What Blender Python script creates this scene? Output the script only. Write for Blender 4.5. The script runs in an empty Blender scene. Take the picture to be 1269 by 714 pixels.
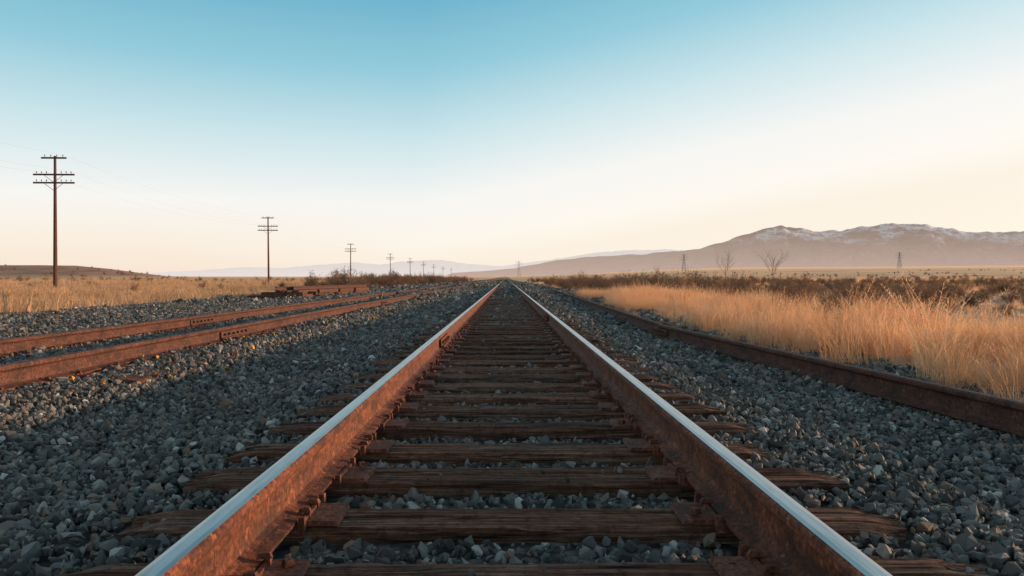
import bpy, bmesh, math, random
import numpy as np
from mathutils import Vector, Matrix
random.seed(7); RS=np.random.RandomState(11)
scene=bpy.context.scene
scene.view_settings.view_transform='Standard'
try: scene.view_settings.look='None'
except Exception: pass
scene.view_settings.exposure=0; scene.view_settings.gamma=1
COL=scene.collection

# ------------------------------------------------------------ noise
_T=RS.rand(256,256)
def vn(x,y,s=0):
    x=np.asarray(x,float)+s*17.3; y=np.asarray(y,float)+s*31.7
    xi=np.floor(x).astype(int); yi=np.floor(y).astype(int)
    fx=x-xi; fy=y-yi; fx=fx*fx*(3-2*fx); fy=fy*fy*(3-2*fy)
    a=_T[xi%256,yi%256]; b=_T[(xi+1)%256,yi%256]; c=_T[xi%256,(yi+1)%256]; d=_T[(xi+1)%256,(yi+1)%256]
    return (a*(1-fx)+b*fx)*(1-fy)+(c*(1-fx)+d*fx)*fy
def fbm(x,y,o=4,s=0):
    r=0;a=.5;t=0
    for i in range(o):
        r=r+a*vn(np.asarray(x)*2**i,np.asarray(y)*2**i,s+i); t+=a; a*=.5
    return r/t
def sst(a,b,x):
    t=np.clip((np.asarray(x,float)-a)/(b-a),0,1); return t*t*(3-2*t)

# ------------------------------------------------------------ materials
class M:
    def __init__(s,name):
        s.m=bpy.data.materials.new(name); s.m.use_nodes=True; s.t=s.m.node_tree; s.t.nodes.clear()
        s.out=s.t.nodes.new('ShaderNodeOutputMaterial')
    def n(s,typ,props=None,**inp):
        nd=s.t.nodes.new(typ)
        if props:
            for k,v in props.items(): setattr(nd,k,v)
        for k,v in inp.items():
            key=k.replace('_',' ') if not k.startswith('i') or not k[1:].isdigit() else int(k[1:])
            s.set(nd.inputs[key],v)
        return nd
    def set(s,sock,v):
        if isinstance(v,bpy.types.NodeSocket): s.t.links.new(v,sock)
        else: sock.default_value=v
    def ramp(s,fac,stops,interp='LINEAR'):
        nd=s.t.nodes.new('ShaderNodeValToRGB'); s.set(nd.inputs[0],fac); cr=nd.color_ramp; cr.interpolation=interp
        while len(cr.elements)<len(stops): cr.elements.new(.5)
        for e,(p,c) in zip(cr.elements,stops):
            e.position=p; e.color=(c[0],c[1],c[2],1) if hasattr(c,'__len__') else (c,c,c,1)
        return nd.outputs[0]
    def math(s,op,a,b=0.0,clamp=False):
        nd=s.t.nodes.new('ShaderNodeMath'); nd.operation=op; nd.use_clamp=clamp
        s.set(nd.inputs[0],a); s.set(nd.inputs[1],b); return nd.outputs[0]
    def mix(s,f,a,b,mode='MIX'):
        nd=s.t.nodes.new('ShaderNodeMix'); nd.data_type='RGBA'; nd.blend_type=mode
        s.set(nd.inputs[0],f)
        for i,v in ((6,a),(7,b)):
            if not isinstance(v,bpy.types.NodeSocket) and len(v)==3: v=(*v,1)
            s.set(nd.inputs[i],v)
        return nd.outputs[2]
    def noise(s,vec,scale,detail=4,rough=.55,dist=0):
        nd=s.t.nodes.new('ShaderNodeTexNoise'); s.set(nd.inputs['Vector'],vec); nd.inputs['Scale'].default_value=scale
        nd.inputs['Detail'].default_value=detail; nd.inputs['Roughness'].default_value=rough; nd.inputs['Distortion'].default_value=dist
        return nd.outputs[0]
    def mapping(s,vec,scale=(1,1,1),loc=(0,0,0)):
        nd=s.t.nodes.new('ShaderNodeMapping'); s.set(nd.inputs[0],vec); s.set(nd.inputs['Scale'],scale); s.set(nd.inputs['Location'],loc); return nd.outputs[0]
    def pos(s): return s.n('ShaderNodeNewGeometry').outputs['Position']
    def obj(s): return s.n('ShaderNodeTexCoord').outputs['Object']
    def rand(s): return s.n('ShaderNodeObjectInfo').outputs['Random']
    def mr(s,v,a,b,c=0.,d=1.):
        nd=s.n('ShaderNodeMapRange',Value=v)
        for i,q in enumerate((a,b,c,d)): nd.inputs[i+1].default_value=q
        return nd.outputs[0]
    def bump(s,h,strength=.5,dist=.01):
        return s.n('ShaderNodeBump',Strength=strength,Distance=dist,Height=h).outputs[0]
    def pbr(s,col,rough=.8,metal=0.,bump=None,spec=.3):
        p=s.n('ShaderNodeBsdfPrincipled'); s.set(p.inputs['Base Color'],col if isinstance(col,bpy.types.NodeSocket) else (*col,1))
        s.set(p.inputs['Roughness'],rough); s.set(p.inputs['Metallic'],metal); p.inputs['Specular IOR Level'].default_value=spec
        if bump is not None: s.set(p.inputs['Normal'],bump)
        return p.outputs[0]
    def done(s,sh): s.t.links.new(sh,s.out.inputs[0]); return s.m

def m_stone():
    m=M('ballast_stone'); r=m.rand(); o=m.obj()
    base=m.ramp(r,[(0,(.045,.040,.038)),(.2,(.095,.086,.081)),(.40,(.17,.157,.143)),(.56,(.29,.265,.24)),(.66,(.115,.10,.092)),(.75,(.36,.29,.235)),(.82,(.27,.15,.09)),(.88,(.16,.148,.14)),(.93,(.48,.44,.39)),(.96,(.21,.20,.19)),(1,(.74,.68,.60))])
    nz=m.noise(o,2.2,2)
    c=m.mix(m.math('MULTIPLY',nz,.55),base,(.065,.058,.052),'MIX')
    return m.done(m.pbr(c,.72,spec=.25))
def m_orange():
    m=M('orange_lichen_stone'); c=m.ramp(m.noise(m.obj(),2,3),[(.3,(.60,.22,.03)),(.7,(.85,.42,.07))])  # plain orange colouring for the small fleck stones
    return m.done(m.pbr(c,.8))
def m_rust(name,a,b,c3,rough=.75,metal=.0):
    m=M(name); p=m.pos()
    n1=m.noise(m.mapping(p,(3,2.2,6)),2.2,5,.7); n2=m.noise(p,60,3,.65); n4=m.noise(m.mapping(p,(8,6,8)),1,4,.7)
    c=m.ramp(n1,[(.32,a),(.5,b),(.68,c3)])
    c=m.mix(m.ramp(n2,[(.42,0),(.62,.75)]),c,tuple(x*.45 for x in a))
    c=m.mix(m.ramp(n4,[(.50,0),(.63,.75)]),c,(a[0]*.5,a[1]*.7,a[2]*.9))
    c=m.mix(m.ramp(m.noise(p,25,3,.7),[(.58,0),(.70,.65)]),c,tuple(min(1,x*1.5) for x in c3))
    return m.done(m.pbr(c,rough,metal,m.bump(m.math('ADD',n2,n4),.7,.005),.3))
def m_steel():
    m=M('polished_rail_head'); p=m.pos()
    st=m.noise(m.mapping(p,(260,1.0,1)),1,3); bl=m.noise(m.mapping(p,(30,3,20)),1,5,.65)
    c=m.ramp(bl,[(.3,(.33,.33,.34)),(.65,(.57,.56,.55))])
    c=m.mix(m.ramp(bl,[(.52,0),(.68,.65)]),c,(.22,.13,.09))
    r=m.math('ADD',m.math('MULTIPLY',st,.25),.2)
    return m.done(m.pbr(c,r,1.0,m.bump(st,.10,.002),.5))
def m_wood(name='tie_wood',L=1.):
    m=M(name); p=m.pos(); a=m.n('ShaderNodeAttribute',{'attribute_name':'rnd'}).outputs['Fac']
    off=m.n('ShaderNodeCombineXYZ',i0=m.math('MULTIPLY',a,50.),i1=m.math('MULTIPLY',a,90.),i2=0.).outputs[0]
    v=m.n('ShaderNodeVectorMath',{'operation':'ADD'},i0=p,i1=off).outputs[0]
    g=m.noise(m.mapping(v,(1.8,60,60)),1,6,.8,.1); g2=m.noise(m.mapping(v,(6,170,170)),1,3,.7); big=m.noise(v,2.6,3,.65); fine=m.noise(v,28,4,.7)
    c=m.ramp(g,[(.40,(.020*L,.010*L,.007*L)),(.45,(.13*L,.054*L,.034*L)),(.54,(.28*L,.126*L,.080*L)),(.66,(.58*L,.34*L,.24*L))])
    c=m.mix(m.ramp(big,[(.42,0),(.68,.5)]),c,m.ramp(g2,[(.35,(.06,.026,.016)),(.6,(.46*L,.18*L,.09*L))]))
    gy=m.ramp(m.noise(m.mapping(v,(.8,6,6)),1,3),[(.5,0),(.62,.55)])
    c=m.mix(gy,c,m.ramp(g,[(.4,(.04,.028,.022)),(.58,(.34*L,.24*L,.185*L))]))
    c=m.mix(m.ramp(fine,[(.48,0),(.66,.6)]),c,(.035,.020,.016))
    c=m.mix(m.mr(a,.35,1.,0.,.6),c,(.045,.022,.016))
    h=m.math('ADD',g,m.math('MULTIPLY',g2,.6)); h=m.math('ADD',h,m.math('MULTIPLY',fine,.3))
    return m.done(m.pbr(c,.85,0,m.bump(h,1.,.016),.15))
def m_grass(name,stops,tr=.45):
    m=M(name); r=m.rand(); n=m.noise(m.pos(),.7,1)
    f=m.math('ADD',m.math('MULTIPLY',r,.5),m.math('MULTIPLY',n,.5))
    c=m.ramp(f,stops)
    d=m.n('ShaderNodeBsdfDiffuse',Color=c).outputs[0]; t=m.n('ShaderNodeBsdfTranslucent',Color=c).outputs[0]
    return m.done(m.n('ShaderNodeMixShader',i0=tr,i1=d,i2=t).outputs[0])
STONE=m_stone(); ORANGE=m_orange()
RUST=m_rust('rail_rust',(.085,.027,.014),(.20,.058,.026),(.32,.10,.042))
RUSTD=m_rust('old_rail_rust',(.070,.027,.018),(.135,.050,.031),(.20,.078,.047))
PLATE=m_rust('tie_plate_rust',(.10,.034,.021),(.21,.066,.035),(.31,.108,.058))
STEEL=m_steel(); WOOD=m_wood(); WOODP=m_wood('pole_wood',.7)
GOLD=m_grass('dry_grass',[(.2,(.68,.34,.16)),(.45,(.88,.51,.28)),(.65,(.92,.60,.37)),(.85,(.72,.35,.16))],.5)
STUB=m_grass('field_grass',[(.2,(.52,.29,.15)),(.5,(.74,.46,.27)),(.8,(.56,.31,.16))],.35)
SAGE=m_grass('sagebrush_leaves',[(.2,(.13,.085,.058)),(.4,(.30,.16,.10)),(.6,(.16,.125,.085)),(.8,(.50,.27,.16))],.35)
def m_simple(name,c,rough=.8,var=.3,scale=8):
    m=M(name); cc=m.mix(m.noise(m.pos(),scale,4),tuple(x*(1-var) for x in c),tuple(x*(1+var) for x in c)); return m.done(m.pbr(cc,rough))
TWIG=m_simple('twig_bark',(.28,.17,.12)); WIRE=m_simple('wire_metal',(.30,.28,.26),.5); INSUL=m_simple('insulator_glass',(.25,.28,.27),.3)
LATT=m_simple('hazed_galvanised_steel',(.30,.24,.23),.6)  # distant towers: haze tint put into the steel's base colour

# ------------------------------------------------------------ mesh helpers
def mkobj(name,verts,faces,mats,mi=None,smooth=False,attr=None,parent=None):
    me=bpy.data.meshes.new(name); me.from_pydata([tuple(v) for v in verts],[],[tuple(f) for f in faces]); 
    for m in mats: me.materials.append(m)
    if mi is not None: me.polygons.foreach_set('material_index',np.asarray(mi,dtype=np.int32))
    if smooth: me.polygons.foreach_set('use_smooth',np.ones(len(me.polygons),dtype=bool))
    if attr is not None:
        a=me.attributes.new('rnd','FLOAT','POINT'); a.data.foreach_set('value',np.asarray(attr,dtype=np.float32))
    me.update()
    ob=bpy.data.objects.new(name,me); COL.objects.link(ob)
    if parent: ob.parent=parent
    return ob
def empty(name):
    e=bpy.data.objects.new(name,None); e.empty_display_size=.2; COL.objects.link(e); return e
class MB:
    def __init__(s): s.v=[];s.f=[];s.m=[];s.a=[]
    def box(s,c,d,rz=0,m=0,r=0.,taper=1.,rx=0.):
        x,y,z=d[0]/2,d[1]/2,d[2]/2; b=len(s.v); R=Matrix.Rotation(rz,3,'Z')@Matrix.Rotation(rx,3,'Y')
        for sz,t in ((-1,1),(1,taper)):
            for sx,sy in ((-1,-1),(1,-1),(1,1),(-1,1)):
                p=R@Vector((sx*x*t,sy*y*t,sz*z)); s.v.append((c[0]+p.x,c[1]+p.y,c[2]+p.z)); s.a.append(r)
        for f in ((3,2,1,0),(4,5,6,7),(0,1,5,4),(1,2,6,5),(2,3,7,6),(3,0,4,7)):
            s.f.append([b+i for i in f]); s.m.append(m)
    def tube(s,p0,p1,r0,r1,n=6,m=0,cap=True):
        p0=Vector(p0);p1=Vector(p1);d=(p1-p0).normalized(); u=d.orthogonal().normalized(); w=d.cross(u); b=len(s.v)
        for p,r in ((p0,r0),(p1,r1)):
            for i in range(n):
                a=2*math.pi*i/n; s.v.append(tuple(p+u*math.cos(a)*r+w*math.sin(a)*r)); s.a.append(0)
        for i in range(n):
            j=(i+1)%n; s.f.append((b+i,b+j,b+n+j,b+n+i)); s.m.append(m)
        if cap:
            s.f.append([b+n+i for i in range(n)]); s.m.append(m); s.f.append([b+n-1-i for i in range(n)]); s.m.append(m)
    def obj(s,name,mats,smooth=False,parent=None): return mkobj(name,s.v,s.f,mats,s.m,smooth,s.a,parent)

# ------------------------------------------------------------ terrain height
def gh(x,y):
    x=np.asarray(x,float);y=np.asarray(y,float)
    h=-0.05-0.07*sst(1.35,2.4,x)-0.03*sst(3.4,4.6,x)
    h=h-0.06*sst(-1.4,-2.3,x)+0.10*sst(-2.6,-3.3,x)-0.115*sst(-5.6,-6.8,x)
    bal=sst(-13.5,-12,x)*(1-sst(4.0,4.8,x))
    track=1-sst(1.2,1.6,np.abs(x))
    h=h+(fbm(x*1.3,y*1.3,3,3)-.5)*(.05*(1-track)+.02)*bal
    h=h+(1-bal)*(fbm(x*.35,y*.35,4,5)-.5)*.30
    r=np.sqrt(x*x+y*y); a=x/np.maximum(np.abs(y),1)
    far=sst(200,1200,r)
    h=h+np.maximum(r-300,0)*(0.0025+0.0128*sst(-.05,.35,a))*far
    px=x/np.maximum(y,1)
    mesa=sst(330,430,y)*(1-sst(900,1100,y))
    prof=(1-sst(-.62,-.40,px))
    h=h+mesa*prof*(8.2+1.2*fbm(x*.02,y*.02,3,9))*(y>0)
    return h

def axis(fine0,fine1,df,far0,far1,g=1.12):
    a=list(np.arange(fine0,fine1,df)); s=df;v=a[-1]
    while v<far1: s*=g; v+=s; a.append(v)
    s=df;v=fine0
    while v>far0: s*=g; v-=s; a.insert(0,v)
    return np.array(a)
xs=axis(-15,9,.22,-9000,9000,1.09); ys=axis(-2,24,.3,-4000,9000,1.07)
X,Y=np.meshgrid(xs,ys); Z=gh(X,Y)-.012
nx,ny=len(xs),len(ys)
V=np.stack([X.ravel(),Y.ravel(),Z.ravel()],1)
I=np.arange(nx*ny).reshape(ny,nx)
F=np.stack([I[:-1,:-1].ravel(),I[:-1,1:].ravel(),I[1:,1:].ravel(),I[1:,:-1].ravel()],1)
def m_ground():
    m=M('hazed_ground_earth'); p=m.pos(); s=m.n('ShaderNodeSeparateXYZ',i0=p); x,y,z=s.outputs
    w=m.math('MULTIPLY',m.math('SUBTRACT',m.noise(p,.8,3),.5),1.6)
    xw=m.math('ADD',x,w)
    bal=m.math('MULTIPLY',m.mr(xw,3.6,4.4,1,0),m.mr(xw,-12.9,-11.9))
    vor=m.n('ShaderNodeTexVoronoi',Vector=p,Scale=16.)
    gcol=m.mix(1.,m.ramp(vor.outputs['Color'],[(0,(.045,.04,.038)),(.5,(.12,.11,.10)),(1,(.29,.265,.24))]),m.ramp(vor.outputs['Distance'],[(0,1.),(.8,.2)]),'MULTIPLY')
    n1=m.noise(p,.35,4); n2=m.noise(m.mapping(p,(.006,.02,.02)),1,5,.6); n3=m.noise(p,5,4,.7)
    dirt=m.ramp(n3,[(.3,(.30,.17,.11)),(.7,(.48,.30,.19))])
    field=m.ramp(n2,[(.3,(.66,.36,.19)),(.48,(.84,.47,.25)),(.56,(.46,.25,.15)),(.7,(.86,.50,.27))])
    nat=m.mix(m.mr(y,40,160),m.mix(m.ramp(n1,[(.4,0),(.6,1)]),dirt,(.56,.34,.21)),field)
    mm=m.math('MULTIPLY',m.math('MULTIPLY',m.mr(z,1.2,3.),m.mr(x,-90,-130)),m.mr(y,1100,1050))
    nat=m.mix(mm,nat,m.ramp(m.noise(m.mapping(p,(.05,.05,.6)),1,5,.7),[(.35,(.28,.13,.085)),(.65,(.56,.28,.17))]))
    c=m.mix(bal,nat,gcol)
    hb=m.math('SUBTRACT',1.,vor.outputs['Distance'])
    h=m.mix(bal,n3,hb)
    b=m.pbr(c,.9,0,m.bump(h,.9,.03),.15)
    e=m.n('ShaderNodeEmission',Color=(.90,.56,.33,1),Strength=1.).outputs[0]  # distance haze put into the ground material as a glow growing with y
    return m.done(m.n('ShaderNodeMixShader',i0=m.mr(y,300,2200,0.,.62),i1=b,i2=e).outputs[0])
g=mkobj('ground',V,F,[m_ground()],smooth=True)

# ------------------------------------------------------------ scatter by geometry nodes
def proto_coll(name,objs):
    c=bpy.data.collections.new(name)
    for o in objs:
        for cc in list(o.users_collection): cc.objects.unlink(o)
        c.objects.link(o)
    return c
def scatter(name,P,R,S,idx,coll):
    me=bpy.data.meshes.new(name); me.vertices.add(len(P)); me.vertices.foreach_set('co',np.asarray(P,np.float32).ravel())
    a=me.attributes.new('rot','FLOAT_VECTOR','POINT'); a.data.foreach_set('vector',np.asarray(R,np.float32).ravel())
    a=me.attributes.new('scl','FLOAT_VECTOR','POINT'); a.data.foreach_set('vector',np.asarray(S,np.float32).ravel())
    a=me.attributes.new('idx','INT','POINT'); a.data.foreach_set('value',np.asarray(idx,np.int32))
    ob=bpy.data.objects.new(name,me); COL.objects.link(ob)
    ng=bpy.data.node_groups.new(name+'_nodes','GeometryNodeTree')
    ng.interface.new_socket('Geometry',in_out='INPUT',socket_type='NodeSocketGeometry'); ng.interface.new_socket('Geometry',in_out='OUTPUT',socket_type='NodeSocketGeometry')
    N=ng.nodes; gi=N.new('NodeGroupInput'); go=N.new('NodeGroupOutput'); ip=N.new('GeometryNodeInstanceOnPoints')
    ci=N.new('GeometryNodeCollectionInfo'); ci.inputs['Collection'].default_value=coll; ci.inputs['Separate Children'].default_value=True; ci.inputs['Reset Children'].default_value=True
    def na(n,t):
        x=N.new('GeometryNodeInputNamedAttribute'); x.data_type=t; x.inputs['Name'].default_value=n; return x.outputs[0]
    er=N.new('FunctionNodeEulerToRotation'); L=ng.links
    L.new(na('rot','FLOAT_VECTOR'),er.inputs[0])
    L.new(gi.outputs[0],ip.inputs['Points']); L.new(ci.outputs[0],ip.inputs['Instance']); ip.inputs['Pick Instance'].default_value=True
    L.new(na('idx','INT'),ip.inputs['Instance Index']); L.new(er.outputs[0],ip.inputs['Rotation']); L.new(na('scl','FLOAT_VECTOR'),ip.inputs['Scale'])
    L.new(ip.outputs[0],go.inputs[0])
    md=ob.modifiers.new('scatter','NODES'); md.node_group=ng
    return ob

# ------------------------------------------------------------ ties
SP=0.5; T0=2.42
tie_y=[T0+SP*i for i in range(-8,1100)]
def build_ties(cx,ys_,zt,name,parent,seed,near=14.,L=2.6):
    rs=np.random.RandomState(seed); V=[];F=[];A=[]
    info=[]
    for ty in ys_:
        jy=rs.uniform(-.02,.02) if abs(ty-T0)>.6 else 0; jx=rs.uniform(-.06,.06); rz=rs.uniform(-.016,.016); ln=L+rs.uniform(-.08,.04); w=rs.uniform(.205,.240); rnd=rs.rand()
        zz=zt-rs.uniform(0,.010)
        info.append((ty+jy,rz,ln,w,jx))
        det=2 if ty<near else (1 if ty<60 else 0)
        nl={2:150,1:14,0:2}[det]; nt={2:26,1:5,0:2}[det]
        u=np.linspace(-.5,.5,nl)
        tc=np.linspace(-1,1,nt)
        prof=[(-1.,-.16),(-1.0,-.08),(-1.0,-.045),(-1.0,-.012)]+[(t*.985,0) for t in tc]+[(1.0,-.012),(1.0,-.045),(1.0,-.08),(1.,-.16)]
        if det==0: prof=[(-1,-.16),(-1,-.006),(-.95,0),(.95,0),(1,-.006),(1,-.16)]
        np_=len(prof); b=len(V)
        so=rs.rand()*100
        xx=np.repeat(u*ln,np_); pr=np.tile(np.array(prof),(nl,1)); yy=pr[:,0]*w/2; z=pr[:,1].copy()
        if det:
            top=(z>-.03)
            gr=fbm(xx*1.0+so,yy*110+so,3,2); gr2=fbm(xx*2.2+so,yy*9,3,4)
            crack=np.clip((vn(xx*.7+so,yy*55+so,8)-.70)/.30,0,1)
            endw=sst(.88,1.,np.abs(xx)/(ln/2))
            edge=sst(.80,1.,np.abs(yy)/(w/2))*np.clip((fbm(xx*5+so,yy*0,3,14)-.48)*5,0,1)
            z=z+top*((gr-.5)*.012+(gr2-.5)*.007-crack*.024-edge*.016-endw*(.004+.03*fbm(xx*3+so,yy*40,2,6)))
            yy=yy+(fbm(xx*3+so,z*20,4,7)-.5)*.016
            xx=xx+endw*(fbm(yy*40,z*40+so,2,5)-.5)*.06
        c,s_=math.cos(rz),math.sin(rz)
        GX=cx+jx+xx*c-yy*s_; GY=ty+jy+xx*s_+yy*c; GZ=zz+z
        V.extend(zip(GX,GY,GZ)); A.extend([rnd]*len(GX))
        for i in range(nl-1):
            for k in range(np_-1):
                a=b+i*np_+k; F.append((a,a+np_,a+np_+1,a+1))
        F.append([b+k for k in range(np_)]); F.append([b+(nl-1)*np_+k for k in reversed(range(np_))])
    ob=mkobj(name,V,F,[WOOD],attr=A,parent=parent); return info

# ------------------------------------------------------------ rails
def rail_profile():
    half=[(.070,0.),(.070,.010),(.030,.020),(.013,.030),(.0095,.045),(.0085,.08),(.0095,.115),(.015,.126),(.034,.134),(.0365,.140),(.0365,.156),(.034,.164),(.028,.1695),(.015,.172)]
    return [(x,z) for x,z in half]+[(-x,z) for x,z in reversed(half)]
RP=rail_profile()
def rail(mb,x0,y0,x1,y1,z0,n=1,polish=False,ms=(0,1),z1=None,roll=0.,wob=0.):
    z1=z0 if z1 is None else z1
    d=Vector((x1-x0,y1-y0,0)).normalized(); nrm=Vector((d.y,-d.x,0)); K=len(RP); b=len(mb.v)
    for i in range(n+1):
        t=i/n; c=Vector((x0+(x1-x0)*t,y0+(y1-y0)*t,z0+(z1-z0)*t)); o=wob*math.sin(t*9+x0)
        for (u,w) in RP:
            u2=u*math.cos(roll)-w*math.sin(roll); w2=u*math.sin(roll)+w*math.cos(roll)
            p=c+nrm*(u2+o)+Vector((0,0,w2)); mb.v.append(tuple(p)); mb.a.append(0)
    for i in range(n):
        for k in range(K):
            k2=(k+1)%K; mb.f.append((b+i*K+k,b+i*K+k2,b+(i+1)*K+k2,b+(i+1)*K+k))
            mb.m.append(ms[1] if (polish and k in (12,13,14)) else ms[0])
    mb.f.append([b+k for k in reversed(range(K))]); mb.m.append(ms[0]); mb.f.append([b+n*K+k for k in range(K)]); mb.m.append(ms[0])
def joint_bar(mb,x,y,z,m=0,ang=0.):
    for s in (-1,1):
        mb.box((x+s*.024,y,z+.078),(.022,.9,.075),ang,m); mb.box((x+s*.040,y,z+.036),(.045,.9,.014),ang,m)
        for k in range(6):
            yy=y-.36+k*.144; mb.tube((x+s*.034,yy,z+.08),(x+s*.062,yy,z+.08),.016,.015,6,m)

RG=.7525
def track(cx,zt,polish,seed,rmat,ybeg=-3,yend=640,near=14,jbars=()):
    e=empty('railway_track'); 
    info=build_ties(cx,[y for y in tie_y if y<yend and y>ybeg],zt,'ties',e,seed,near)
    mb=MB()
    for s in (-1,1): rail(mb,cx+s*RG,ybeg,cx+s*RG,yend,zt+.012,60,polish,wob=.0 if polish else .012)
    for (s,y) in jbars: joint_bar(mb,cx+s*RG,y,zt+.012)
    ob=mb.obj('rails',[rmat,STEEL],parent=e)
    fl=MB(); rs=random.Random(seed)
    for (ty,rz,ln,w,jx) in info:
        if ty>60: break
        for s in (-1,1):
            x=cx+s*RG; ra=rs.uniform(-.05,.05); jy=rs.uniform(-.012,.012)
            fl.box((x-s*.01,ty+jy,zt+.004),(.37,.195,.016),ra,0,taper=.96)
            for q in (-1,1):
                fl.box((x+q*.085,ty+jy,zt+.016),(.014,.19,.012),ra,0)
                for t in (-.055,.055):
                    if rs.random()<.75: fl.box((x+q*.078,ty+jy+t*q,zt+.030+rs.uniform(0,.012)),(.042,.024,.014),ra+rs.uniform(-.2,.2),0,taper=.7); fl.box((x+q*.088,ty+jy+t*q,zt+.018),(.016,.016,.03),ra,0)
                if rs.random()<.6: fl.box((x+q*.145,ty+jy+rs.choice((-.05,.05)),zt+.02+rs.uniform(0,.02)),(.03,.03,.018),rs.uniform(0,1),0,taper=.75)
            if rs.random()<.8:
                for q in (-1,1):
                    fl.box((x,ty+q*(w/2+.022),zt-.004),(.19,.022,.028),rs.uniform(-.03,.03),0)
                    fl.box((x-s*.088,ty+q*(w/2+.022),zt+.015),(.022,.03,.040),0,0,taper=.8)
    fl.obj('tie_plates_and_spikes',[PLATE],parent=e)
    return e,info
main,mi=track(0,0,True,3,RUST,jbars=((-1,8.3),(1,13.2)))
left,li=track(-4.32,0.0,False,5,RUSTD,near=3,jbars=((1,9.4),(-1,12.),(1,21.)))

# loose rails lying on the ballast
def loose(x0,y0,x1,y1,roll=0,bar=False):
    mb=MB()
    rail(mb,x0,y0,x1,y1,-.08,8,roll=roll)
    if bar:
        ang=-math.atan2(x1-x0,y1-y0); joint_bar(mb,x1,y1,-.08,0,ang)
    return mb.obj('rail',[RUSTD])
loose(3.31,-.9,2.335,11.,bar=True); loose(2.40,11.12,2.58,23.3); loose(2.60,23.4,2.78,35.6,.05); loose(2.82,36,3.0,48)

# pile of old rails and ties
pile=empty('rail_pile'); mb=MB(); mw=MB(); rs=random.Random(4)
for layer,(z,cnt) in enumerate(((-.10,6),(.075,5),(.245,3))):
    for i in range(cnt):
        off=(i-(cnt-1)/2)*.22+rs.uniform(-.05,.05); a=rs.uniform(-.3,.3); sy=rs.uniform(-.9,.9); 
        x0=-9.9+off+a*.4; y0=31.8+sy+layer*.5; x1=-8.9+off-a*.4; y1=44+sy
        if (i+layer)%4==1: 
            for k in range(4):
                t=k/4+.12; mw.box((x0+(x1-x0)*t,y0+(y1-y0)*t,z+.09),(.2,2.6,.17),-.085+rs.uniform(-.04,.04),0,rs.random())
        else: rail(mb,x0,y0,x1,y1,z+.004,4,roll=rs.uniform(-.12,.12))
for k in range(4): mw.box((-10.0+rs.uniform(-.2,.2),31.0+k*1.0,-.03+.13*(k%2)),(1.9,.2,.17),rs.uniform(-.3,.3),0,rs.random())
mb.obj('old_rails',[RUSTD],parent=pile); mw.obj('old_ties',[WOODP],parent=pile)

# ------------------------------------------------------------ ballast stones
protos=[]
for i in range(14):
    bm=bmesh.new(); r=np.random.RandomState(100+i); k=r.randint(10,17); sq=np.array([1,r.uniform(.6,.95),r.uniform(.42,.8)])
    for _ in range(k):
        v=r.normal(size=3); v/=np.linalg.norm(v); v=v*sq*r.uniform(.82,1.1); bm.verts.new(v)
    res=bmesh.ops.convex_hull(bm,input=bm.verts[:]); 
    bad=[x for x in bm.verts if not x.link_faces]
    bmesh.ops.delete(bm,geom=bad,context='VERTS')
    me=bpy.data.meshes.new('stone'); bm.to_mesh(me); bm.free(); me.materials.append(STONE)
    o=bpy.data.objects.new('stone_%02d'%i,me); COL.objects.link(o); protos.append(o)
SC=proto_coll('stone_shapes',protos)
bands=[(.3,5.5,1500,.0185,1.0),(5.5,12,820,.0235,1.2),(12,26,260,.038,2),(26,60,55,.075,4),(60,130,12,.14,8)]
PP=[];SS=[]
tie_cy=np.array([t[0] for t in mi])
for (y0,y1,den,rad,_) in bands:
    x0,x1=-13,4.9
    lo=max(x0,-(y1*.78+1.5)); hi=min(x1,y1*.78+1.5)
    n=int((hi-lo)*(y1-y0)*den); x=RS.uniform(lo,hi,n); y=RS.uniform(y0,y1,n)
    keep=(np.abs(x)<y*.78+1.5)
    edge=fbm(x*.6,y*.6,3,12)*1.2-.6
    keep&=RS.rand(n)<(1-sst(3.6,4.5,x+edge))*sst(-13,-11.8,x+edge)
    for s in (-1,1): keep&=np.abs(x-s*RG)>.09
    for s in (-1,1): keep&=np.abs(x+4.32-s*RG)>.09
    dmin=np.min(np.abs(y[:,None]-tie_cy[None,:]),1) if y0<60 else np.full(n,9.)
    cover=fbm(x*2.2,y*2.2,3,21)
    ontie=(dmin<.108+rad*.4)&(np.abs(x)<1.30-.25*(cover>.55)*(RS.rand(n)))
    keep&=~(ontie&(RS.rand(n)>.012))
    ontie=ontie[keep]; x,y=x[keep],y[keep]; n=len(x)
    s=rad*np.exp(RS.normal(0,.42,n)); s=np.clip(s,rad*.35,rad*2.4)
    z=gh(x,y)+RS.uniform(-.4,.75,n)*rad+ .006
    inside=(np.abs(x)<.66); z=z-np.where(inside,.022,0)
    z=np.where((np.abs(x)<1.5),np.minimum(z,.0),z)
    z=np.where(ontie,.010,z); s=np.where(ontie,np.minimum(s,.014),s)
    PP.append(np.stack([x,y,z],1)); SS.append(s)
P=np.concatenate(PP); S=np.concatenate(SS); n=len(P)
S3=S[:,None]*RS.uniform(.8,1.2,(n,3))
scatter('gravel_ballast',P,RS.uniform(0,6.28,(n,3)),S3,RS.randint(0,14,n),SC)
op=[]
for i in range(5):
    me=protos[i].data.copy(); me.materials.clear(); me.materials.append(ORANGE); o=bpy.data.objects.new('orange_%d'%i,me); COL.objects.link(o); op.append(o)
OC=proto_coll('orange_shapes',op)
n=70; y=5.5+17*RS.rand(n)**1.2; x=np.where(RS.rand(n)<.7,-3.05+RS.normal(0,.25,n),-4.3+RS.normal(0,.35,n)); 
scatter('orange_rocks',np.stack([x,y,gh(x,y)+.042],1),RS.uniform(0,6,(n,3)),np.repeat(RS.uniform(.015,.035,n)[:,None],3,1),RS.randint(0,5,n),OC)

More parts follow.
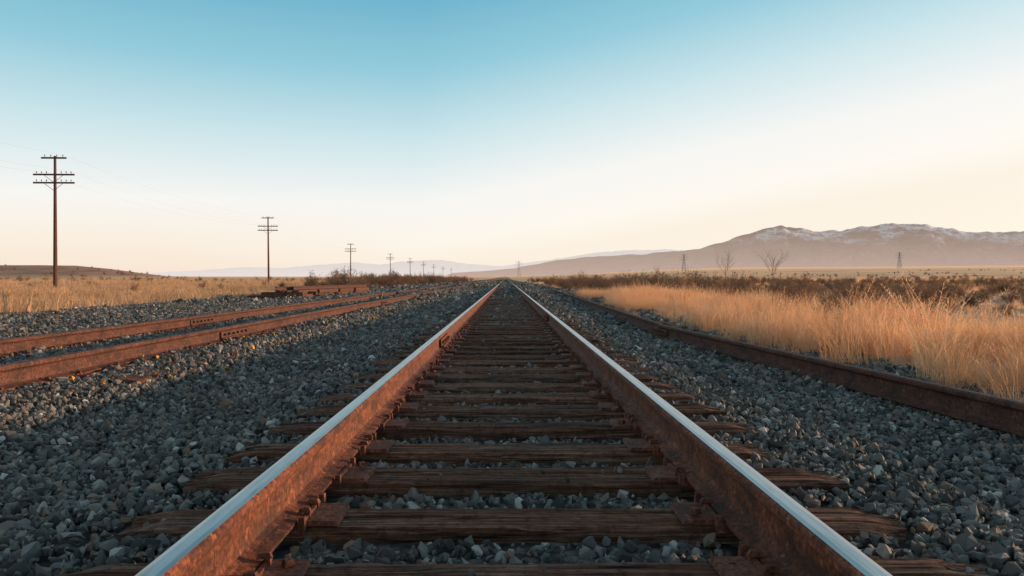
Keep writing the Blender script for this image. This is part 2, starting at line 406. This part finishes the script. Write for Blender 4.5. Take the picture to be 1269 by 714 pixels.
# ------------------------------------------------------------ grass
def tuft(name,seed,nb,h,spread,w,mat,heads=True,lean=.35):
    r=random.Random(seed); mb=MB()
    for i in range(nb):
        a=r.uniform(0,6.28); rr=spread*math.sqrt(r.random()); bx,by=rr*math.cos(a),rr*math.sin(a)
        hh=h*r.uniform(.35,1.1); la=a+r.uniform(-1,1); ln=hh*r.uniform(.05,lean); fw=r.uniform(0,3.14); ww=w*r.uniform(.6,1.3)
        pts=[]
        for k in range(4):
            t=k/3; pts.append(Vector((bx+math.cos(la)*ln*t*t,by+math.sin(la)*ln*t*t,hh*t*(1-.12*t))))
        side=Vector((math.cos(fw),math.sin(fw),0)); b=len(mb.v)
        for k,p in enumerate(pts):
            q=ww*(1-.75*k/3)
            mb.v+= [tuple(p-side*q),tuple(p+side*q)]; mb.a+=[0,0]
        for k in range(3): mb.f.append((b+2*k,b+2*k+1,b+2*k+3,b+2*k+2)); mb.m.append(0)
        if heads and r.random()<.6:
            tip=pts[-1]; d=(pts[-1]-pts[-2]).normalized()
            for q in range(6):
                b=len(mb.v); c=tip-d*(.02+.028*q); o=Vector((r.uniform(-1,1),r.uniform(-1,1),r.uniform(.2,1))).normalized()*h*.055; s2=side*ww*1.2
                mb.v+=[tuple(c-s2),tuple(c+s2),tuple(c+o)]; mb.a+=[0]*3; mb.f.append((b,b+1,b+2)); mb.m.append(0)
    return mb.obj(name,[mat])
GC=proto_coll('grass_shapes',[tuft('grass_tuft_%d'%i,40+i,52,.60,.15,.0028,GOLD,True,.7) for i in range(7)])
GF=proto_coll('far_grass_shapes',[tuft('far_grass_tuft_%d'%i,60+i,45,.55,.38,.011,GOLD,False,.6) for i in range(4)])
ST=proto_coll('stubble_shapes',[tuft('stubble_%d'%i,80+i,45,.30,.48,.012,STUB,False,.6) for i in range(4)])
def place(name,coll,ncoll,n,xr,yr,dens,smin,smax,zoff=0,tilt=.1,clump=None):
    x=RS.uniform(*xr,n);y=RS.uniform(*yr,n); k=RS.rand(n)<dens(x,y); x,y=x[k],y[k]; n=len(x)
    s=RS.uniform(smin,smax,n)
    if clump: s=s*(.45+1.1*fbm(x*clump,y*clump,2,77))
    S3=np.stack([s,s,s*RS.uniform(.8,1.2,n)],1)
    R=np.stack([RS.normal(0,tilt,n),RS.normal(0,tilt,n),RS.uniform(0,6.28,n)],1)
    return np.stack([x,y,gh(x,y)+zoff-.01],1),R,S3,RS.randint(0,ncoll,n)
def cat(name,coll,L): scatter(name,*[np.concatenate([l[i] for l in L]) for i in range(4)],coll)
edgeR=lambda x,y: sst(3.2,4.6,x+(fbm(x*.7,y*.45,3,12)-.5)*2.8)
cat('dry_grass',GC,[place('a',GC,7,13500,(3.2,9.0),(2,34),lambda x,y:edgeR(x,y)*(x<y*.85+2)*(.12+.88*sst(.43,.55,fbm(x*.9,y*.9,3,33)))*(1-.85*sst(5.9,7.9,x)),.38,1.0,tilt=.18,clump=1.1),
   place('a2',GC,7,320,(2.9,4.6),(3,30),lambda x,y:sst(.5,.6,fbm(x*.8,y*.8,3,35)),.15,.4),
   place('a3',GC,7,1000,(-30,-12.2),(14,50),lambda x,y:.6*sst(.45,.6,fbm(x*.2,y*.2,3,36)),.3,.65)])
cat('meadow_grass',GF,[place('b',GF,4,3800,(4.5,40),(30,140),lambda x,y:.8*sst(.42,.58,fbm(x*.12,y*.06,3,31))*(x<y*.8),.5,1.0,clump=.3),
   place('c',GF,4,2300,(7,60),(8,60),lambda x,y:.6*(x<y*.85+3)*sst(.4,.55,fbm(x*.2,y*.2,3,39)),.3,.65),
   place('c2',GF,4,2400,(20,420),(140,500),lambda x,y:1.0*(x<y*.8),1.3,2.2)])
cat('stubble_field_grass',ST,[place('d',ST,4,10000,(-75,-12.3),(13,85),lambda x,y:(-x<y*.85+4)*(.12+.88*sst(.43,.58,fbm(x*.15,y*.3,3,37))),.5,1.3,clump=.5),
   place('e',ST,4,5000,(-330,-12),(85,350),lambda x,y:(-x<y*.85+4)*(.4+.6*sst(.4,.55,fbm(x*.04,y*.04,3,38))),1.3,3.0)])

# ------------------------------------------------------------ sagebrush
def shrub(name,seed,h=.9,w=.65,nst=26,nl=50,leaf=.026):
    r=random.Random(seed); mb=MB(); lob=[(r.uniform(0,6.28),r.uniform(.6,1.1)) for _ in range(5)]
    for i in range(nst):
        a,g0=lob[i%5]; a+=r.gauss(0,.5); el=r.uniform(.35,1.45); ln=h*g0*r.uniform(.65,1.05)
        d=Vector((math.cos(a)*math.cos(el)*w/h*1.3,math.sin(a)*math.cos(el)*w/h*1.3,math.sin(el)))
        p0=Vector((r.uniform(-.05,.05),r.uniform(-.05,.05),0)); p1=p0+d*ln*.5+Vector((r.uniform(-.05,.05),r.uniform(-.05,.05),0)); p2=p0+d*ln
        mb.tube(p0,p1,.011,.007,3,1,False); mb.tube(p1,p2,.007,.003,3,1,False)
        for j in range(nl):
            t=r.uniform(.4,1.05); c=(p0+(p1-p0)*t*2) if t<.5 else (p1+(p2-p1)*(t-.5)*2)
            c=c+Vector((r.gauss(0,.055),r.gauss(0,.055),r.gauss(0,.045)))
            u=Vector((r.gauss(0,1),r.gauss(0,1),r.gauss(.6,1))).normalized(); v=u.orthogonal().normalized(); s=leaf*r.uniform(.6,1.5); b=len(mb.v)
            mb.v+=[tuple(c-v*s*.35),tuple(c+v*s*.35),tuple(c+u*s*1.9)]; mb.a+=[0]*3; mb.f.append((b,b+1,b+2)); mb.m.append(0)
    return mb.obj(name,[SAGE,TWIG])
SB=proto_coll('sagebrush_shapes',[shrub('sage_%d'%i,200+i) for i in range(6)])
cat('sagebrush',SB,[place('f',SB,6,2300,(6.0,60),(8,75),lambda x,y:(x<y*.85+3)*(x>5.6+fbm(y*.3,y*0,2,5)*2.2)*(.15+.85*sst(.44,.55,fbm(x*.35,y*.35,3,51))),.35,1.0),
   place('g',SB,6,1300,(5,150),(60,230),lambda x,y:(x<y*.8)*(.12+.88*sst(.46,.6,fbm(x*.08,y*.05,3,52))),.8,1.6),
   place('g2',SB,6,800,(60,700),(230,900),lambda x,y:(x<y*.8)*(.1+.9*sst(.5,.6,fbm(x*.02,y*.01,3,58))),1.5,3.2),
   place('h',SB,6,550,(4.8,16),(34,110),lambda x,y:.6*sst(.42,.55,fbm(x*.2,y*.1,3,53)),.7,1.6),
   place('i',SB,6,800,(-26,-10.5),(52,210),lambda x,y:sst(.35,.5,fbm(x*.1,y*.05,3,54))*(x>-12-y*.09),.9,1.9),
   place('j',SB,6,300,(-90,-14),(40,300),lambda x,y:.35*sst(.5,.6,fbm(x*.06,y*.06,3,55)),.4,.9),
   place('k',SB,6,1300,(-320,-10),(180,420),lambda x,y:.6*sst(.45,.55,fbm(x*.03,y*.03,3,56)),1.,1.9)])

# ------------------------------------------------------------ bare saplings
def bare_tree(name,loc,H,seed,crown0=.55,spread=.25,thick=.008):
    r=random.Random(seed); mb=MB()
    def grow(p,d,ln,rad,lev):
        q=p
        for k in range(3):
            d=(d+Vector((r.gauss(0,.10),r.gauss(0,.10),.05))).normalized(); n=q+d*ln/3
            mb.tube(q,n,rad*(1-.2*k),rad*(1-.2*(k+1)),4,0,False); q=n
            if lev<3:
                for _ in range(r.choice((1,2,2))):
                    a=r.uniform(0,6.28); nd=(d*1.0+Vector((math.cos(a),math.sin(a),.15))*r.uniform(.45,.95)).normalized(); grow(q,nd,ln*r.uniform(.5,.72),rad*.55,lev+1)
    p=Vector((0,0,-.02)); top=H*crown0; q=p
    for k in range(5):
        n=Vector((r.gauss(0,.012)*H,r.gauss(0,.01)*H,top*(k+1)/5)); mb.tube(q,n,thick*(1.2-.1*k),thick*(1.1-.1*k),5,0,False); q=n
    for k in range(5):
        a=k*1.3; grow(q,Vector((math.cos(a)*.5,math.sin(a)*.5,1)).normalized(),H*(1-crown0)*.55,thick*.5,1)
    o=mb.obj(name,[TWIG]); o.location=loc; return o
bare_tree('bare_sapling',(5.40,14.6,float(gh(5.40,14.6))),1.62,3,.62,thick=.007)
bare_tree('bare_sapling',(13.7,45,float(gh(13.7,45))),2.8,8,.4,thick=.020)

# ------------------------------------------------------------ telegraph poles
def pole(x,y,seed,H=10.7,arms=True):
    r=random.Random(seed); mb=MB(); g0=float(gh(x,y)); lean=r.uniform(-.008,.008)
    N=7
    for k in range(N):
        z0=-.3+k*(H+.3)/N; z1=-.3+(k+1)*(H+.3)/N
        mb.tube((lean*z0,0,z0),(lean*z1,0,z1),.17-.075*k/N,.17-.075*(k+1)/N,10,0)
    for (dz,w) in ((.18,1.95),(1.5,3.2),(2.15,3.2)):
        z=H-dz; cx=lean*z; mb.box((cx,-.16,z),(w,.10,.13),0,0,.3)
        n=4 if w<2.5 else 8
        for i in range(n):
            xx=cx+(-.5+(i+.5)/n)*w*.96
            if w>2.5 and abs(xx-cx)<.2: continue
            mb.tube((xx,-.16,z+.06),(xx,-.16,z+.14),.012,.012,5,1); mb.tube((xx,-.16,z+.13),(xx,-.16,z+.27),.045,.03,7,1)
        if w>2.5:
            for s in (-1,1): mb.tube((cx+s*.75,-.20,z-.04),(cx,-.17,z-.62),.02,.02,4,0)
    o=mb.obj('telegraph_pole',[WOODP,INSUL]); o.location=(x,y,g0); o.rotation_euler=(0,0,.03); return Vector((x,y,g0))
PL=[(-36,58),(-38,116),(-43.6,203),(-46.3,290),(-46.6,352),(-49,430),(-52,520),(-54,620),(-56,740),(-34.3,2),(-33,-55)]
for i,(x,y) in enumerate(PL): pole(x,y,i)
wires=MB(); order=sorted(PL,key=lambda p:p[1])
for (xa,ya),(xb,yb) in zip(order[:-1],order[1:]):
    if yb>300: break
    ga=float(gh(xa,ya));gb=float(gh(xb,yb))
    for (ox,dz) in ((-1.4,1.35),(1.4,1.35),(.8,.02)):
        q=None; M_=14
        for k in range(M_+1):
            t=k/M_; p=(xa+ox+(xb-xa)*t,ya-.16+(yb-ya)*t,(ga*(1-t)+gb*t)+10.8-dz-1.0*4*t*(1-t))
            if q: wires.tube(q,p,.0035,.0035,3,0,False)
            q=p
wires.obj('telegraph_wires',[WIRE])

# ------------------------------------------------------------ lattice towers
def lattice(x,y,H):
    mb=MB(); g0=float(gh(x,y)); B=H*.10; lv=[0,.2,.38,.54,.68,.8,.9,1.]; wd=lambda t: B*(1-t)**1.1+.012*H
    R=.006*H
    def c(t): 
        w=wd(t); return [Vector((sx*w,sy*w,t*H)) for sx,sy in ((-1,-1),(1,-1),(1,1),(-1,1))]
    for a,b in zip(lv[:-1],lv[1:]):
        A,Bc=c(a),c(b)
        for i in range(4):
            j=(i+1)%4; mb.tube(A[i],Bc[i],R,R,4,0,False); mb.tube(A[i],Bc[j],R*.7,R*.7,3,0,False); mb.tube(A[j],Bc[i],R*.7,R*.7,3,0,False); mb.tube(Bc[i],Bc[j],R*.6,R*.6,3,0,False)
    for t,L in ((.66,.22),(.8,.27),(.93,.18)):
        for s in (-1,1):
            tip=Vector((s*L*H,0,t*H+.01*H)); 
            for k in (-1,1): mb.tube((s*wd(t),k*wd(t),t*H),tip,R*.8,R*.6,3,0,False); mb.tube((s*wd(t),k*wd(t),t*H+.05*H),tip,R*.7,R*.5,3,0,False)
            mb.tube(tip,tip-Vector((0,0,.05*H)),R*.7,R*.7,3,0,False)
    o=mb.obj('transmission_tower',[LATT]); o.location=(x,y,g0-.3)
for px,yy,H in ((643,1500,33),(848,1350,32),(1117,1500,34)): lattice((px-627)/896*yy,yy,H)

# ------------------------------------------------------------ mountains
def m_mtn(name,rock,rock2,snow0,snow1,haze,hz,hz2,ztop):
    m=M(name); p=m.pos(); s=m.n('ShaderNodeSeparateXYZ',i0=p); z=s.outputs[2]
    n=m.noise(m.mapping(p,(.004,.004,.008)),1,8,.65); n2=m.noise(m.mapping(p,(.02,.02,.03)),1,6,.7); n5=m.noise(m.mapping(p,(.0035,.0035,.0035)),1,5,.6)
    c=m.mix(m.ramp(n,[(.38,0),(.6,1)]),rock,rock2); c=m.mix(m.ramp(n2,[(.5,0),(.6,.55)]),c,tuple(x*.45 for x in rock))
    hz_=m.math('ADD',z,m.math('MULTIPLY',m.math('SUBTRACT',n,.5),(snow1-snow0)*4))
    sn=m.math('MULTIPLY',m.mr(hz_,snow0,snow1),m.math('MULTIPLY',m.ramp(n2,[(.42,0),(.52,1)]),m.ramp(n5,[(.42,0),(.50,1)])))
    c=m.mix(sn,c,(.92,.92,.94))
    b=m.pbr(c,.9,0,m.bump(n2,.8,30),.1)
    e=m.n('ShaderNodeEmission',Color=(*haze,1),Strength=1.).outputs[0]  # aerial haze painted in as emission over the rock, heavier low down
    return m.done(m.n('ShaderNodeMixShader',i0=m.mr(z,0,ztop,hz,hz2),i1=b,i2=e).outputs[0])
def mountain(name,D,prof,front,back,mat,seed,nx=420,ny=110,gul=1.):
    pxs=np.array([p[0] for p in prof],float); el=np.array([345-p[1] for p in prof],float)
    wx=(pxs-627)/896*D; wh=el/896*D
    x=np.linspace(wx[0],wx[-1],nx); v=np.linspace(-front,back,ny); X,Y=np.meshgrid(x,v)
    H=np.interp(X+(fbm(X/700,Y/700,3,seed)-.5)*250*(Y<-50),wx,wh)
    H=H+(fbm(X/130,X*0,4,seed+6)-.5)*.10*H
    t=np.where(Y<0,1+(Y+0)/front,1-Y/back); t=np.clip(t,0,1)
    env=t**1.35
    rid=1-np.abs(2*fbm(X/420+Y/1600,Y/900,5,seed+1)-1); rid2=1-np.abs(2*fbm(X/150,Y/420,4,seed+4)-1)
    Z=H*env-gul*H*(.55*(1-rid)+.25*(1-rid2))*4*env*(1-env)*1.1
    Z=np.maximum(Z,-40)-10*(1-t)
    V=np.stack([X.ravel(),(Y+D).ravel(),Z.ravel()],1); I=np.arange(nx*ny).reshape(ny,nx)
    F=np.stack([I[:-1,:-1].ravel(),I[:-1,1:].ravel(),I[1:,1:].ravel(),I[1:,:-1].ravel()],1)
    return mkobj(name,V,F,[mat],smooth=True)
MT=m_mtn('hazed_mountain_rock',(.26,.135,.10),(.44,.25,.18),310,420,(.74,.55,.46),.72,.34,480)
MT2=m_mtn('hazed_far_mountain_rock',(.3,.27,.28),(.36,.33,.33),600,760,(.86,.77,.73),.95,.80,800)
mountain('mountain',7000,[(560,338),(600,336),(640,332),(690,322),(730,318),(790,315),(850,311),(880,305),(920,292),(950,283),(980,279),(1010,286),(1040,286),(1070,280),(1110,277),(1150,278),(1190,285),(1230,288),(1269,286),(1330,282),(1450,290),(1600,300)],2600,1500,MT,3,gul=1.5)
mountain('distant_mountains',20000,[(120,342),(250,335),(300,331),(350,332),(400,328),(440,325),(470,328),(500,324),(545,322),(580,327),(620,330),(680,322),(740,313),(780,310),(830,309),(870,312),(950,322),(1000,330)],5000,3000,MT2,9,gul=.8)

# ------------------------------------------------------------ sky, sun, camera
EL=math.radians(6.5); AZ=math.radians(70)
w=bpy.data.worlds.new('World'); scene.world=w; w.use_nodes=True; nt=w.node_tree; nt.nodes.clear()
W=M.__new__(M); W.t=nt
sky=nt.nodes.new('ShaderNodeTexSky'); sky.sky_type='NISHITA'; sky.sun_disc=False; sky.sun_elevation=EL; sky.sun_rotation=AZ; sky.altitude=1300; sky.air_density=1.; sky.dust_density=1.2; sky.ozone_density=1.
tc=nt.nodes.new('ShaderNodeTexCoord').outputs['Generated']
sep=W.n('ShaderNodeSeparateXYZ',i0=tc)
dp=W.n('ShaderNodeVectorMath',{'operation':'DOT_PRODUCT'},i0=tc,i1=(math.sin(AZ),math.cos(AZ),0)).outputs['Value']
sh=W.math('MULTIPLY',W.math('MAXIMUM',W.math('SUBTRACT',dp,.22),0.),.20)
z=W.math('MAXIMUM',W.math('SUBTRACT',sep.outputs[2],sh),0.)
grad=W.ramp(z,[(0,(1.02,.91,.79)),(.04,(1.05,.99,.91)),(.10,(1.0,.98,.95)),(.18,(.67,.85,.89)),(.27,(.32,.64,.76)),(.36,(.16,.48,.65)),(.65,(.23,.32,.39)),(1,(.21,.26,.31))])
warm=W.math('MULTIPLY',W.mr(sep.outputs[2],0.,.10,1.,0.),W.mr(dp,.45,-.1))
grad=W.mix(warm,grad,(.99,.83,.69))
vm=W.n('ShaderNodeVectorMath',{'operation':'SCALE'},i0=grad); vm.inputs['Scale'].default_value=1/.14
mx=W.mix(.9,sky.outputs[0],vm.outputs[0])
bg=nt.nodes.new('ShaderNodeBackground'); bg.inputs[1].default_value=.14; wo=nt.nodes.new('ShaderNodeOutputWorld')
nt.links.new(mx,bg.inputs[0]); nt.links.new(bg.outputs[0],wo.inputs[0])
sl=bpy.data.lights.new('sun','SUN'); sl.energy=5.0; sl.angle=math.radians(1.0); sl.color=(1,.65,.40)
so=bpy.data.objects.new('sun',sl); COL.objects.link(so)
d=Vector((math.sin(AZ)*math.cos(EL),math.cos(AZ)*math.cos(EL),math.sin(EL))); so.rotation_euler=d.to_track_quat('Z','Y').to_euler()
cam=bpy.data.cameras.new('camera'); co=bpy.data.objects.new('camera',cam); COL.objects.link(co)
cam.lens=25.4; cam.sensor_width=36; cam.clip_start=.05; cam.clip_end=60000
co.location=(-.016,0,.794); co.rotation_euler=(math.radians(90-.77),0,math.radians(-.48)); scene.camera=co
